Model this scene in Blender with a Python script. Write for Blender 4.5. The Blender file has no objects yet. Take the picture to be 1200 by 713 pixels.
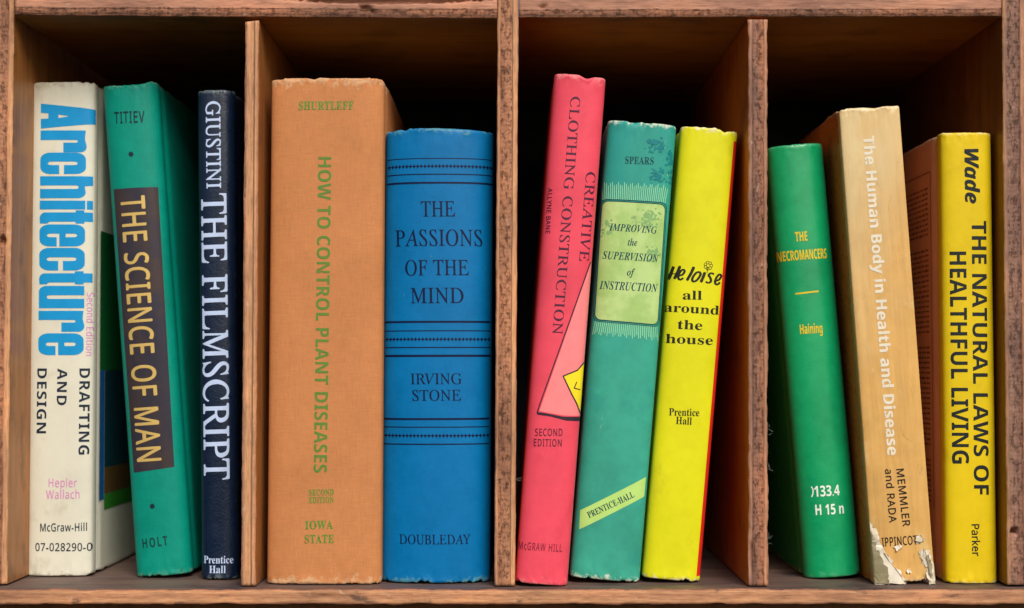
import bpy, bmesh, math, random
from mathutils import Vector, Matrix, noise

SC = bpy.context.scene
COL = SC.collection
R = math.radians
random.seed(7)

# ------------------------------------------------------------------ camera
FPX, CAMD, HOR = 1750.0, 0.7, 432.0          # focal length in photo pixels, distance, eye level row
PITCH = math.atan((HOR - 356.5) / FPX)
cam = bpy.data.cameras.new("camera")
cam.sensor_width = 36.0
cam.lens = 36.0 * FPX / 1200.0
cam.clip_start, cam.clip_end = 0.02, 200.0
cam.dof.use_dof = True
cam.dof.focus_distance = CAMD + 0.012
cam.dof.aperture_fstop = 6.3
co = bpy.data.objects.new("camera", cam)
COL.objects.link(co)
co.location = (0, -CAMD, 0)
co.rotation_euler = (R(90) + PITCH, 0, 0)
SC.camera = co

# ------------------------------------------------------------------ sky and sun
SUN_EL, SUN_AZ = 40.0, 18.0                   # height, and degrees right of straight behind the camera
wd = bpy.data.worlds.new("World")
SC.world = wd
wd.use_nodes = True
bg = wd.node_tree.nodes["Background"]
sk = wd.node_tree.nodes.new("ShaderNodeTexSky")
sk.sky_type = 'NISHITA'
sk.sun_disc = False
sk.sun_elevation = R(SUN_EL)
sk.sun_rotation = R(180 - SUN_AZ)
sk.dust_density = 4.0
wd.node_tree.links.new(sk.outputs[0], bg.inputs[0])
bg.inputs[1].default_value = 0.05
sl = bpy.data.lights.new("sun", 'SUN')
sl.energy = 1.5
sl.angle = R(30)
sl.color = (1.0, 0.95, 0.88)
so = bpy.data.objects.new("sun", sl)
COL.objects.link(so)
sdir = Vector((math.sin(R(SUN_AZ)) * math.cos(R(SUN_EL)), -math.cos(R(SUN_AZ)) * math.cos(R(SUN_EL)), math.sin(R(SUN_EL))))
so.rotation_euler = sdir.to_track_quat('Z', 'Y').to_euler()
so.location = sdir * 3
vs = SC.view_settings
vs.view_transform = 'Standard'
vs.look = 'None'
vs.gamma = 1.0
vs.use_curve_mapping = False
vs.exposure = 1.0


# ------------------------------------------------------------------ helpers
def at(px, py, Y):
    """photo pixel -> world point on the vertical plane at depth Y"""
    d = Vector((px - 600.0,
                FPX * math.cos(PITCH) + (py - 356.5) * math.sin(PITCH),
                FPX * math.sin(PITCH) - (py - 356.5) * math.cos(PITCH)))
    t = (Y + CAMD) / d.y
    return Vector((0, -CAMD, 0)) + d * t


FLOOR_Z = at(600, 690.5, 0).z


def floor_depth(py):
    """depth at which the row py meets the shelf floor"""
    dy = FPX * math.cos(PITCH) + (py - 356.5) * math.sin(PITCH)
    dz = FPX * math.sin(PITCH) - (py - 356.5) * math.cos(PITCH)
    return FLOOR_Z / dz * dy - CAMD


def lin(c):
    r = []
    for v in c[:3]:
        v /= 255.0
        r.append(v / 12.92 if v <= 0.04045 else ((v + 0.055) / 1.055) ** 2.4)
    return tuple(r) + (1.0,)


class NT:
    """short node helper"""
    def __init__(s, name):
        s.m = bpy.data.materials.new(name)
        s.m.use_nodes = True
        s.t = s.m.node_tree
        s.b = s.t.nodes["Principled BSDF"]
        s.out = s.t.nodes["Material Output"]

    def n(s, kind, **kw):
        nd = s.t.nodes.new("ShaderNode" + kind)
        for k, v in kw.items():
            setattr(nd, k, v)
        return nd

    def set(s, nd, i, v):
        if hasattr(v, "is_output"):
            s.t.links.new(v, nd.inputs[i])
        elif v is not None:
            nd.inputs[i].default_value = v

    def math(s, op, a, b=None, c=None, clamp=False):
        nd = s.n("Math", operation=op, use_clamp=clamp)
        s.set(nd, 0, a); s.set(nd, 1, b); s.set(nd, 2, c)
        return nd.outputs[0]

    def mix(s, f, a, b, mode='MIX'):
        nd = s.n("Mix", data_type='RGBA', blend_type=mode)
        s.set(nd, 0, f); s.set(nd, 6, a); s.set(nd, 7, b)
        return nd.outputs[2]

    def vec(s, src, scale=(1, 1, 1), loc=(0, 0, 0)):
        nd = s.n("Mapping")
        s.set(nd, 0, src)
        nd.inputs[1].default_value = loc
        nd.inputs[3].default_value = scale
        return nd.outputs[0]

    def noise(s, v, scale, detail=3.0, rough=0.55, dist=0.0):
        nd = s.n("TexNoise")
        s.set(nd, 'Vector', v)
        nd.inputs['Scale'].default_value = scale
        nd.inputs['Detail'].default_value = detail
        nd.inputs['Roughness'].default_value = rough
        nd.inputs['Distortion'].default_value = dist
        return nd.outputs[0]

    def ramp(s, f, stops, interp='LINEAR'):
        nd = s.n("ValToRGB")
        s.set(nd, 0, f)
        cr = nd.color_ramp
        cr.interpolation = interp
        while len(cr.elements) < len(stops):
            cr.elements.new(0.5)
        for e, (p, c) in zip(cr.elements, stops):
            e.position = p
            e.color = c if len(c) == 4 else tuple(c) + (1,)
        return nd.outputs[0]

    def step(s, f, lo, hi):
        nd = s.n("MapRange", interpolation_type='SMOOTHSTEP')
        s.set(nd, 0, f)
        nd.inputs[1].default_value = lo
        nd.inputs[2].default_value = hi
        return nd.outputs[0]

    def bump(s, h, strength, dist, nrm=None):
        nd = s.n("Bump")
        nd.inputs['Strength'].default_value = strength
        nd.inputs['Distance'].default_value = dist
        s.set(nd, 'Height', h)
        if nrm is not None:
            s.set(nd, 'Normal', nrm)
        return nd.outputs[0]


def link(name, me, parent=None, mats=(), loc=(0, 0, 0)):
    o = bpy.data.objects.new(name, me)
    COL.objects.link(o)
    o.location = loc
    if parent is not None:
        o.parent = parent
    for m in mats:
        me.materials.append(m)
    return o


def smooth(me):
    me.polygons.foreach_set("use_smooth", [True] * len(me.polygons))


def sstep(a, b, x):
    t = max(0.0, min(1.0, (x - a) / (b - a)))
    return t * t * (3 - 2 * t)


# ------------------------------------------------------------------ wood
def edge_material(name, thick, stops, seed, rough_range, dirty=0.6, pits=0.75):
    """sawn plywood edge: veneers across u, torn end grain in the core"""
    k = NT(name)
    uv = k.n("UVMap", uv_map="uv").outputs[0]
    sep = k.n("SeparateXYZ")
    k.set(sep, 0, uv)
    u = k.math('DIVIDE', sep.outputs[0], thick)
    wob = k.noise(k.vec(uv, (1, 0.35, 1), (seed, seed * 2.3, 0)), 90, 3)
    u = k.math('ADD', u, k.math('MULTIPLY', k.math('SUBTRACT', wob, 0.5), 0.10))
    base = k.ramp(u, stops)
    grain = k.noise(k.vec(uv, (1, 0.07, 1), (seed * 3.1, 0, 0)), 1000, 5, 0.75)
    base = k.mix(0.8, base, k.ramp(grain, [(0.3, (0.42, 0.38, 0.36)), (0.56, (1.0, 1.0, 1.0)), (0.75, (1.25, 1.2, 1.15))]), 'MULTIPLY')
    core = k.math('MULTIPLY', k.step(u, rough_range[0] - 0.03, rough_range[0] + 0.05),
                  k.math('SUBTRACT', 1.0, k.step(u, rough_range[1] - 0.05, rough_range[1] + 0.03)))
    pit = k.noise(k.vec(uv, (1, 0.5, 1), (seed, 7.7, 0)), 480, 6, 0.74)
    dark = k.math('MULTIPLY', k.step(pit, 0.50, 0.70), core)
    base = k.mix(k.math('MULTIPLY', dark, pits), base, lin((76, 46, 34)))
    saw = k.n("TexWave", wave_type='BANDS', bands_direction='Y')
    k.set(saw, 'Vector', k.vec(uv, (0.9, 1, 1), (0, seed, 0)))
    saw.inputs['Scale'].default_value = 150
    saw.inputs['Distortion'].default_value = 7
    saw.inputs['Detail'].default_value = 3
    base = k.mix(k.math('MULTIPLY', core, 0.30), base, k.ramp(saw.outputs[1], [(0.1, (0.55, 0.5, 0.47)), (0.6, (1.12, 1.08, 1.05))]), 'MULTIPLY')
    big = k.noise(k.vec(uv, (0.6, 0.25, 1), (0, seed * 1.7, 0)), 70, 3)
    base = k.mix(0.8, base, k.ramp(big, [(0.3, (0.50, 0.47, 0.48)), (0.5, (0.92, 0.92, 0.92)), (0.7, (1.35, 1.25, 1.15))]), 'MULTIPLY')
    fleck = k.noise(k.vec(uv, (1, 0.5, 1), (seed * 5, 0, 0)), 260, 4, 0.6)
    base = k.mix(k.math('MULTIPLY', k.step(fleck, 0.63, 0.74), 0.5), base, lin((212, 188, 168)))
    stain = k.noise(k.vec(uv, (1, 0.4, 1), (0, seed * 9, 0)), 140, 4, 0.65)
    base = k.mix(k.math('MULTIPLY', k.step(stain, 0.80 - dirty * 0.3, 0.94 - dirty * 0.3), dirty), base, lin((56, 40, 36)))
    k.set(k.b, 'Base Color', base)
    k.b.inputs['Roughness'].default_value = 0.72
    h = k.math('SUBTRACT', k.math('MULTIPLY', grain, 0.35), k.math('MULTIPLY', dark, 0.9))
    k.set(k.b, 'Normal', k.bump(h, 0.9, 0.0008))
    return k.m


def face_material(name, c1, c2, seed, dirt=(60, 40, 30), dirt_amt=0.5, rough=0.45):
    """varnished veneer: grain along v"""
    k = NT(name)
    uv = k.n("UVMap", uv_map="uv").outputs[0]
    v = k.vec(uv, (1, 0.07, 1), (seed, seed, 0))
    g = k.noise(v, 110, 4, 0.55, 1.6)
    fine = k.noise(k.vec(uv, (1, 0.03, 1), (seed, 0, 0)), 1100, 3, 0.7)
    base = k.ramp(g, [(0.3, lin(c1)), (0.7, lin(c2))])
    base = k.mix(0.35, base, k.ramp(fine, [(0.3, (0.6, 0.55, 0.5)), (0.65, (1, 1, 1))]), 'MULTIPLY')
    d = k.noise(k.vec(uv, (1, 0.6, 1), (0, seed * 3, 0)), 45, 5, 0.6)
    base = k.mix(k.math('MULTIPLY', k.step(d, 0.5, 0.72), dirt_amt), base, lin(dirt))
    k.set(k.b, 'Base Color', base)
    k.set(k.b, 'Roughness', k.math('ADD', k.math('MULTIPLY', d, 0.3), rough - 0.15))
    k.set(k.b, 'Normal', k.bump(fine, 0.25, 0.0003))
    return k.m


def board(name, parent, quad, Y0, Y1, vertical, mats, seed, jit=0.00035, gouges=(), step=0.0009):
    """plywood board: front outline 'quad' (TL, TR, BR, BL in photo pixels at depth Y0), ragged front edge, straight back to Y1"""
    TL, TR, BR, BL = [at(x, y, Y0) for x, y in quad]
    if vertical:
        A, B, C, D = BL, BR, TR, TL          # u across, v up
    else:
        A, B, C, D = BL, TL, TR, BR          # u up, v to the right
    thick = ((B - A).length + (C - D).length) / 2
    length = ((D - A).length + (C - B).length) / 2
    nu = max(6, int(thick / (step * 0.8)))
    nv = max(10, int(length / (step * 1.5)))
    bm = bmesh.new()
    uvl = bm.loops.layers.uv.new("uv")
    grid, uvs = [], {}
    g3 = [(at(x, y, Y0), r, d) for x, y, r, d in gouges]
    for j in range(nv + 1):
        row = []
        fv = j / nv
        for i in range(nu + 1):
            fu = i / nu
            p = A.lerp(B, fu).lerp(D.lerp(C, fu), fv)
            q = Vector((p.x * 380 + seed, p.z * 380, seed))
            e = min(fu, 1 - fu) * thick
            y = 0.00032 * noise.fractal(q * 1.7, 0.8, 2.0, 3)
            y += 0.0006 * max(0.0, 1 - e / 0.0011) ** 2
            edge = max(0.0, 1 - e / 0.0012)
            dr = (B - A).normalized() * (1 if fu < 0.5 else -1)
            ragged = 0.3 + 0.8 * noise.fractal(Vector((fv * length * 90, seed * 7.3 + (3 if fu < .5 else 9), 0.4)), 0.6, 2.3, 5)
            p = p + dr * edge * jit * ragged
            y += edge * max(0, ragged - 0.7) * 0.0015
            for c, r, d in g3:
                dd = math.hypot((p.x - c.x) / r[0], (p.z - c.z) / r[1])
                y += d * (1 - sstep(0.6, 1.15, dd + 0.25 * noise.noise(q * 2)))
            vtx = bm.verts.new((p.x, Y0 + y, p.z))
            uvs[vtx] = (fu * thick, fv * length)
            row.append(vtx)
        grid.append(row)
    for j in range(nv):
        for i in range(nu):
            f = bm.faces.new((grid[j][i], grid[j][i + 1], grid[j + 1][i + 1], grid[j + 1][i]))
            f.material_index = 0
            for l in f.loops:
                l[uvl].uv = uvs[l.vert]
    ring = [grid[0][i] for i in range(nu)] + [grid[j][nu] for j in range(nv)] + \
           [grid[nv][i] for i in range(nu, 0, -1)] + [grid[j][0] for j in range(nv, 0, -1)]
    rag = list(ring)
    depths = [Y0 + 0.006, Y0 + 0.04, Y0 + 0.1, Y1]
    fi = {v: None for v in ring}
    idx = [(0, i) for i in range(nu)] + [(j, nu) for j in range(nv)] + [(nv, i) for i in range(nu, 0, -1)] + [(j, 0) for j in range(nv, 0, -1)]
    prev = ring
    for dpt in depths:
        cur = []
        for (j, i) in idx:
            fu, fv = i / nu, j / nv
            p = A.lerp(B, fu).lerp(D.lerp(C, fu), fv)
            cur.append(bm.verts.new((p.x, dpt, p.z)))
        n = len(cur)
        for a in range(n):
            b = (a + 1) % n
            f = bm.faces.new((prev[b], prev[a], cur[a], cur[b]))
            f.material_index = 1
            for l in f.loops:
                kk = a if l.vert in (prev[a], cur[a]) else b
                jj, ii = idx[kk]
                along = jj / nv * length
                if idx[a][0] == idx[b][0]:
                    along = ii / nu * thick
                l[uvl].uv = (l.vert.co.y, along)
        prev = cur
    bm.faces.new(list(reversed(prev))).material_index = 1
    bmesh.ops.recalc_face_normals(bm, faces=bm.faces)
    me = bpy.data.meshes.new(name)
    bm.to_mesh(me)
    bm.free()
    for p in me.polygons:
        p.use_smooth = p.material_index == 0
    return link(name, me, parent, mats)


case = bpy.data.objects.new("wooden_bookcase", None)
COL.objects.link(case)
case['label'] = "worn brown plywood bookcase whose four pigeonholes hold the row of old books"
case['category'] = "bookcase"

L_ = lin((204, 150, 106)); M_ = lin((166, 111, 80)); M2 = lin((184, 129, 94)); D_ = lin((108, 68, 44)); P_ = lin((184, 131, 104))
G_ = lin((150, 112, 92)); G2 = lin((134, 96, 80))
YF = 0.006
YB = 0.235


def upr(seed, stops, thick, rr, dirty=0.6, pits=0.7):
    return edge_material("plywood_edge", thick, stops, seed, rr, dirty, pits)


veneer_a = face_material("veneer_orange", (176, 92, 22), (202, 116, 36), 3.3)
veneer_b = face_material("veneer_brown", (160, 98, 46), (192, 128, 68), 8.1, (80, 60, 50), 0.6)
veneer_dark = face_material("veneer_dark", (120, 70, 16), (150, 92, 28), 5.2)
floor_m = face_material("worn_floor", (84, 68, 66), (118, 94, 82), 2.4, (38, 32, 38), 0.8, 0.6)

# left and right side panels
board("side_panel", case, [(-8, -14), (17, -14), (8, 684.5), (-18, 684.5)], YF + 0.004, YB, True,
      (upr(1.1, [(0, L_), (0.5, M2), (0.74, M_), (0.80, L_), (1, L_)], 0.0103, (0.2, 0.75), 0.5, 0.35), veneer_b), 1.1,
      gouges=[(2, 283, (0.002, 0.0022), 0.004), (3, 180, (0.0008, 0.002), 0.0015)])
board("side_panel", case, [(1174, -14), (1203, -14), (1209, 685.5), (1180.5, 685.5)], YF, YB, True,
      (upr(2.7, [(0, L_), (0.13, G_), (0.2, G_), (0.62, G2), (0.7, D_), (0.76, M2), (1, G_)], 0.0115, (0.15, 0.7), 0.6, 0.45), veneer_dark), 2.7,
      gouges=[(1189, 623, (0.0022, 0.0012), 0.006)])
# dividers
board("divider", case, [(287, 26), (303.5, 24), (299.5, 686.5), (282, 686.5)], YF, YB, True,
      (upr(4.2, [(0, L_), (0.12, P_), (0.3, L_), (0.62, L_), (0.72, D_), (0.8, L_), (1, M2)], 0.0067, (0.02, 0.12)), veneer_b), 4.2)
board("divider", case, [(583, -14), (607.5, -14), (604, 686.5), (579, 686.5)], YF, YB, True,
      (upr(5.9, [(0, P_), (0.1, L_), (0.17, M_), (0.72, M2), (0.76, D_), (0.8, L_), (1, L_)], 0.0099, (0.15, 0.73)), veneer_a), 5.9,
      gouges=[(586, 100, (0.0008, 0.006), 0.002)])
board("divider", case, [(876.5, 23), (900, 23), (900.5, 686.5), (877, 686.5)], YF, YB, True,
      (upr(7.3, [(0, P_), (0.17, G_), (0.23, D_), (0.3, G2), (0.76, M_), (0.8, D_), (0.84, M2), (1, G_)], 0.0094, (0.23, 0.78)), veneer_a), 7.3,
      jit=0.0006, gouges=[(881, 655, (0.0016, 0.008), 0.002), (889, 70, (0.0014, 0.003), 0.001)])
# top boards (grain end strip: u runs upward)
topst = [(0, D_), (0.05, M_), (0.10, D_), (0.27, M_), (0.31, D_), (0.36, P_), (0.7, P_), (1, L_)]
top_faces = face_material("veneer_ceiling", (160, 98, 20), (190, 124, 40), 6.6)
board("top_board", case, [(17.5, -12), (582.6, -12), (582.6, 22.5), (17.5, 18.5)], YF, YB, False,
      (upr(9.4, topst, 0.0130, (-0.1, 0.36)), top_faces), 9.4,
      gouges=[(427, 10, (0.003, 0.0018), 0.003), (436, 14, (0.0015, 0.001), 0.002), (455, -2, (0.05, 0.0026), 0.006)])
board("top_board", case, [(608, -8), (1173.4, -8), (1173.4, 19.5), (608, 21.5)], YF, YB, False,
      (upr(11.8, topst, 0.0115, (-0.1, 0.36)), top_faces), 11.8,
      gouges=[(636, 8, (0.002, 0.0012), 0.002)])
# bottom board
botst = [(0, D_), (0.1, M_), (0.25, L_), (0.6, M2), (0.8, L_), (0.92, M_), (1, D_)]
board("bottom_board", case, [(-40, 690.5), (1240, 690.5), (1240, 709.5), (-40, 709.5)], 0.0, YB, False,
      (upr(13.5, botst, 0.0077, (-1, -0.5), 0.78), floor_m), 13.5, jit=0.0007, gouges=[(390, 700, (0.008, 0.0015), 0.0005)])


def box(name, parent, lo, hi, mat):
    bm = bmesh.new()
    bmesh.ops.create_cube(bm, size=1)
    for v in bm.verts:
        v.co = Vector([lo[i] + (hi[i] - lo[i]) * (v.co[i] + 0.5) for i in range(3)])
    bmesh.ops.bevel(bm, geom=bm.edges[:], offset=0.0004, segments=1, affect='EDGES')
    me = bpy.data.meshes.new(name)
    uvl = bm.loops.layers.uv.new("uv")
    for f in bm.faces:
        for l in f.loops:
            l[uvl].uv = (l.vert.co.x, l.vert.co.z)
    bm.to_mesh(me)
    bm.free()
    return link(name, me, parent, (mat,))


back_m = face_material("back_board", (24, 33, 48), (34, 44, 60), 12.2, (16, 22, 34), 0.6, 0.7)  # near-black navy: the pigeonholes' deep shade is put into this colour
box("back_panel", case, (-0.26, YB + 0.001, FLOOR_Z - 0.012), (0.26, YB + 0.009, 0.19), back_m)
box("under_shade_board", case, (-0.26, 0.02, FLOOR_Z - 0.04), (0.26, 0.03, FLOOR_Z - 0.0085), veneer_dark)  # added dark board, stands in for the shadow gap under the bottom board


def strands(name, parent, paths, rad, mat):
    cu = bpy.data.curves.new(name, 'CURVE')
    cu.dimensions = '3D'
    cu.bevel_depth = rad
    cu.bevel_resolution = 1
    for pts in paths:
        sp = cu.splines.new('POLY')
        sp.points.add(len(pts) - 1)
        for p, q in zip(sp.points, pts):
            p.co = (q.x, q.y, q.z, 1)
    tmp = bpy.data.objects.new("tmp", cu)
    COL.objects.link(tmp)
    dg = bpy.context.evaluated_depsgraph_get()
    me = bpy.data.meshes.new_from_object(tmp.evaluated_get(dg))
    bpy.data.objects.remove(tmp)
    me.name = name
    return link(name, me, parent, (mat,))


fm = NT("grey_fibre")
fm.b.inputs['Base Color'].default_value = lin((190, 190, 185))
fm.b.inputs['Roughness'].default_value = 0.8
for cx, cy in ((901, 548), (901, 636), (605, 560), (900, 505)):
    fib = []
    for q in range(3 if cx > 800 else 2):
        a = random.uniform(-1.4, 1.4)
        p = at(cx - 1, cy + random.uniform(-6, 6), YF + 0.001)
        pts = []
        for s in range(9):
            pts.append(p.copy())
            a += random.uniform(-0.6, 0.6)
            p = p + Vector((math.cos(a), random.uniform(-.2, .4), math.sin(a))) * random.uniform(0.0002, 0.0005)
        fib.append(pts)
    strands("dust_fibre", case, fib, 0.000025, fm.m)


# ------------------------------------------------------------------ materials for books
def cover_material(name, col, H, W, rough=0.5, spec=0.18, weave=0.0, weave_scale=900, wear=(200, 190, 170),
                   wear_amt=0.5, var=0.10, stain=None, stain_amt=0.0, pebble=0.0, streak=0.0, seed=0.0, wear_len=0.006, fade=None, crease=0.0):
    k = NT(name)
    oc = k.n("TexCoord").outputs['Object']
    v = k.vec(oc, (1, 1, 1), (seed, seed * 1.3, seed * 0.7))
    base = lin(col)
    big = k.noise(v, 28, 4, 0.6)
    c = k.mix(1.0, base, k.ramp(big, [(0.25, (1 - var * 1.6,) * 3), (0.5, (1, 1, 1)), (0.75, (1 + var,) * 3)]), 'MULTIPLY')
    med = k.noise(v, 160, 5, 0.65)
    c = k.mix(0.6, c, k.ramp(med, [(0.3, (1 - var * 1.2,) * 3), (0.55, (1, 1, 1)), (0.75, (1 + var * .6,) * 3)]), 'MULTIPLY')
    if streak:
        st = k.noise(k.vec(oc, (1, 1, 0.06), (seed, 0, 0)), 300, 4, 0.6)
        c = k.mix(streak, c, k.ramp(st, [(0.3, (0.72,) * 3), (0.7, (1.18,) * 3)]), 'MULTIPLY')
    h = k.math('MULTIPLY', med, 0.15)
    if weave:
        w1 = k.noise(k.vec(oc, (1, 1, 0.16), (seed, 0, 0)), weave_scale, 2, 0.6)
        w2 = k.noise(k.vec(oc, (0.16, 0.16, 1), (0, seed, 0)), weave_scale, 2, 0.6)
        ww = k.math('ADD', w1, w2)
        c = k.mix(weave, c, k.ramp(k.math('MULTIPLY', ww, 0.5), [(0.36, (0.62,) * 3), (0.5, (1, 1, 1)), (0.64, (1.35,) * 3)]), 'MULTIPLY')
        h = k.math('ADD', h, k.math('MULTIPLY', ww, weave * 1.2))
    if pebble:
        vo = k.n("TexVoronoi", feature='SMOOTH_F1')
        k.set(vo, 'Vector', oc)
        vo.inputs['Scale'].default_value = 950
        h = k.math('SUBTRACT', h, k.math('MULTIPLY', vo.outputs[0], pebble))
    if stain:
        sn = k.noise(k.vec(oc, (1, 1, 0.7), (seed * 2, 0, seed)), 60, 5, 0.62)
        c = k.mix(k.math('MULTIPLY', k.step(sn, 0.56, 0.70), stain_amt), c, lin(stain))
    sep = k.n("SeparateXYZ")
    k.set(sep, 0, oc)
    if fade:                                        # sun-bleached, laminate lifting in patches
        fz = k.math('ADD', k.math('DIVIDE', sep.outputs[2], H), k.math('MULTIPLY', k.math('SUBTRACT', k.noise(k.vec(oc, (1, 1, 0.3), (seed, 3, 0)), 70, 4, 0.6), 0.5), 0.9))
        fz = k.math('SUBTRACT', fz, k.math('MULTIPLY', sep.outputs[0], 9.0))
        c = k.mix(k.math('MULTIPLY', k.step(fz, 0.45, 1.15), 0.62), c, lin(fade))
    if crease:                                      # cracked and wrinkled laminate
        cr = k.noise(k.vec(oc, (1, 1, 0.22), (seed, 1, 2)), 95, 4, 0.62, 0.4)
        ridge = k.math('ABSOLUTE', k.math('SUBTRACT', cr, 0.5))
        line = k.math('SUBTRACT', 1.0, k.step(ridge, 0.0, 0.018))
        c = k.mix(k.math('MULTIPLY', k.math('MULTIPLY', line, k.step(k.noise(k.vec(oc, (1, 1, 0.5), (seed, 9, 2)), 60, 2), 0.52, 0.66)), 0.4 * crease), c, lin((120, 88, 44)))
        h = k.math('ADD', h, k.math('MULTIPLY', k.math('SUBTRACT', cr, k.math('MULTIPLY', line, 0.12)), 1.7 * crease))
    # rubbed head and tail, rubbed shoulders
    z = sep.outputs[2]
    d = k.math('MINIMUM', z, k.math('SUBTRACT', H, z))
    wn = k.noise(v, 240, 5, 0.7)
    wn2 = k.noise(v, 900, 3, 0.7)
    wsum = k.math('ADD', k.math('MULTIPLY', wn, 0.75), k.math('MULTIPLY', wn2, 0.25))
    m1 = k.step(k.math('SUBTRACT', wsum, k.math('MULTIPLY', d, 0.28 / wear_len)), 0.40, 0.52)
    ex = k.math('SUBTRACT', W / 2, k.math('ABSOLUTE', sep.outputs[0]))
    ex = k.math('ADD', k.math('ABSOLUTE', ex), k.math('MULTIPLY', k.math('ABSOLUTE', k.math('SUBTRACT', sep.outputs[1], 0.002)), 0.4))
    m2 = k.math('MULTIPLY', k.step(k.math('SUBTRACT', wsum, k.math('MULTIPLY', ex, 90)), 0.46, 0.60), 0.45)
    scr = k.noise(k.vec(oc, (1, 1, 0.25), (0, seed * 4, 0)), 420, 5, 0.75)
    m3 = k.math('MULTIPLY', k.step(scr, 0.665, 0.73), 0.75)
    m = k.math('MULTIPLY', k.math('MAXIMUM', m1, k.math('MAXIMUM', m2, m3)), wear_amt)
    c = k.mix(m, c, lin(wear))
    k.set(k.b, 'Base Color', c)
    k.set(k.b, 'Roughness', k.math('ADD', rough, k.math('MULTIPLY', k.math('SUBTRACT', med, 0.5), 0.35), clamp=True))
    k.b.inputs['Specular IOR Level'].default_value = spec
    k.set(k.b, 'Normal', k.bump(h, 0.5, 0.0004))
    return k.m


INKS = {}


def ink(col, worn=0.0, scale=420, metal=0.0, rough=0.5, two=None):
    key = (col, worn, scale, metal, rough, two)
    if key in INKS:
        return INKS[key]
    k = NT("printed_ink")
    oc = k.n("TexCoord").outputs['Object']
    base = lin(col)
    nz = k.noise(oc, 130, 4, 0.6)
    c = k.mix(1.0, base, k.ramp(nz, [(0.3, (0.92,) * 3), (0.7, (1.05,) * 3)]), 'MULTIPLY')
    if two:
        c = k.mix(k.step(k.noise(oc, 60, 4, 0.6), 0.42, 0.62), c, lin(two))
    k.set(k.b, 'Base Color', c)
    k.b.inputs['Roughness'].default_value = rough
    k.b.inputs['Metallic'].default_value = metal
    k.b.inputs['Specular IOR Level'].default_value = 0.2
    if worn:
        a = k.noise(oc, scale, 5, 0.72)
        b = k.noise(oc, 90, 3, 0.6)
        a = k.math('ADD', k.math('MULTIPLY', a, 0.7), k.math('MULTIPLY', b, 0.3))
        gone = k.step(a, 0.68 - worn * 0.25, 0.74 - worn * 0.2)
        tr = k.n("BsdfTransparent")
        mx = k.n("MixShader")
        k.set(mx, 0, gone)
        k.t.links.new(k.b.outputs[0], mx.inputs[1])
        k.t.links.new(tr.outputs[0], mx.inputs[2])
        k.t.links.new(mx.outputs[0], k.out.inputs[0])
    INKS[key] = k.m
    return k.m


pages_nt = NT("page_edges")
_oc = pages_nt.n("TexCoord").outputs['Object']
_pn = pages_nt.noise(pages_nt.vec(_oc, (1, 0.02, 0.02)), 2500, 3, 0.7)
pages_nt.set(pages_nt.b, 'Base Color', pages_nt.ramp(_pn, [(0.3, lin((150, 130, 95))), (0.7, lin((215, 200, 165)))]))
pages_nt.b.inputs['Roughness'].default_value = 0.85
PAGES = pages_nt.m

# ------------------------------------------------------------------ lettering
STY = {  # base of the alphabet, base of the digits, shear, extra strokes (shifts in em)
    'B': (0x1D400, 0x1D7CE, 0, ()), 'RO': (0x1D434, None, -0.285, ((0.012, 0.0),)), 'ROB': (0x1D434, None, -0.285, ((0.02, 0.0), (0.01, 0.018), (0.01, -0.014))),
    'BH': (0x1D400, 0x1D7CE, 0, ((0.03, 0.0), (0.015, 0.02))), 'BI': (0x1D468, 0x1D7CE, 0, ()), 'SS': (0x1D5A0, 0x1D7E2, 0, ((0.012, 0.006),)), 'SSM': (0x1D5A0, 0x1D7E2, 0, ((0.032, 0.0), (0.016, 0.018), (0.016, -0.012))),
    'SSB': (0x1D5D4, 0x1D7EC, 0, ()), 'SSH': (0x1D5D4, 0x1D7EC, 0, ((0.03, 0.0), (0.015, 0.012))), 'SSBI': (0x1D63C, 0x1D7EC, 0, ((0.03, 0.0), (0.015, 0.012))),
}
CAPH = {}


def glyph_mesh(s, style, space=1.0):
    ub, db, shear, extra = STY[style]
    body = ''
    for ch in s:
        if 'A' <= ch <= 'Z':
            body += chr(ub + ord(ch) - 65)
        elif 'a' <= ch <= 'z':
            body += chr(ub + 26 + ord(ch) - 97)
        elif ch.isdigit() and db:
            body += chr(db + int(ch))
        else:
            body += ch
    cu = bpy.data.curves.new("lettering", 'FONT')
    cu.body = body
    cu.size = 1.0
    cu.shear = shear
    cu.space_character = space
    cu.resolution_u = 4
    tmp = bpy.data.objects.new("lettering", cu)
    COL.objects.link(tmp)
    dg = bpy.context.evaluated_depsgraph_get()
    me = bpy.data.meshes.new_from_object(tmp.evaluated_get(dg))
    bpy.data.objects.remove(tmp)
    bpy.data.curves.remove(cu)
    return me


def cap_height(style):
    if style not in CAPH:
        me = glyph_mesh('H', style)
        CAPH[style] = max(v.co.y for v in me.vertices)
        bpy.data.meshes.remove(me)
    return CAPH[style]


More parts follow.
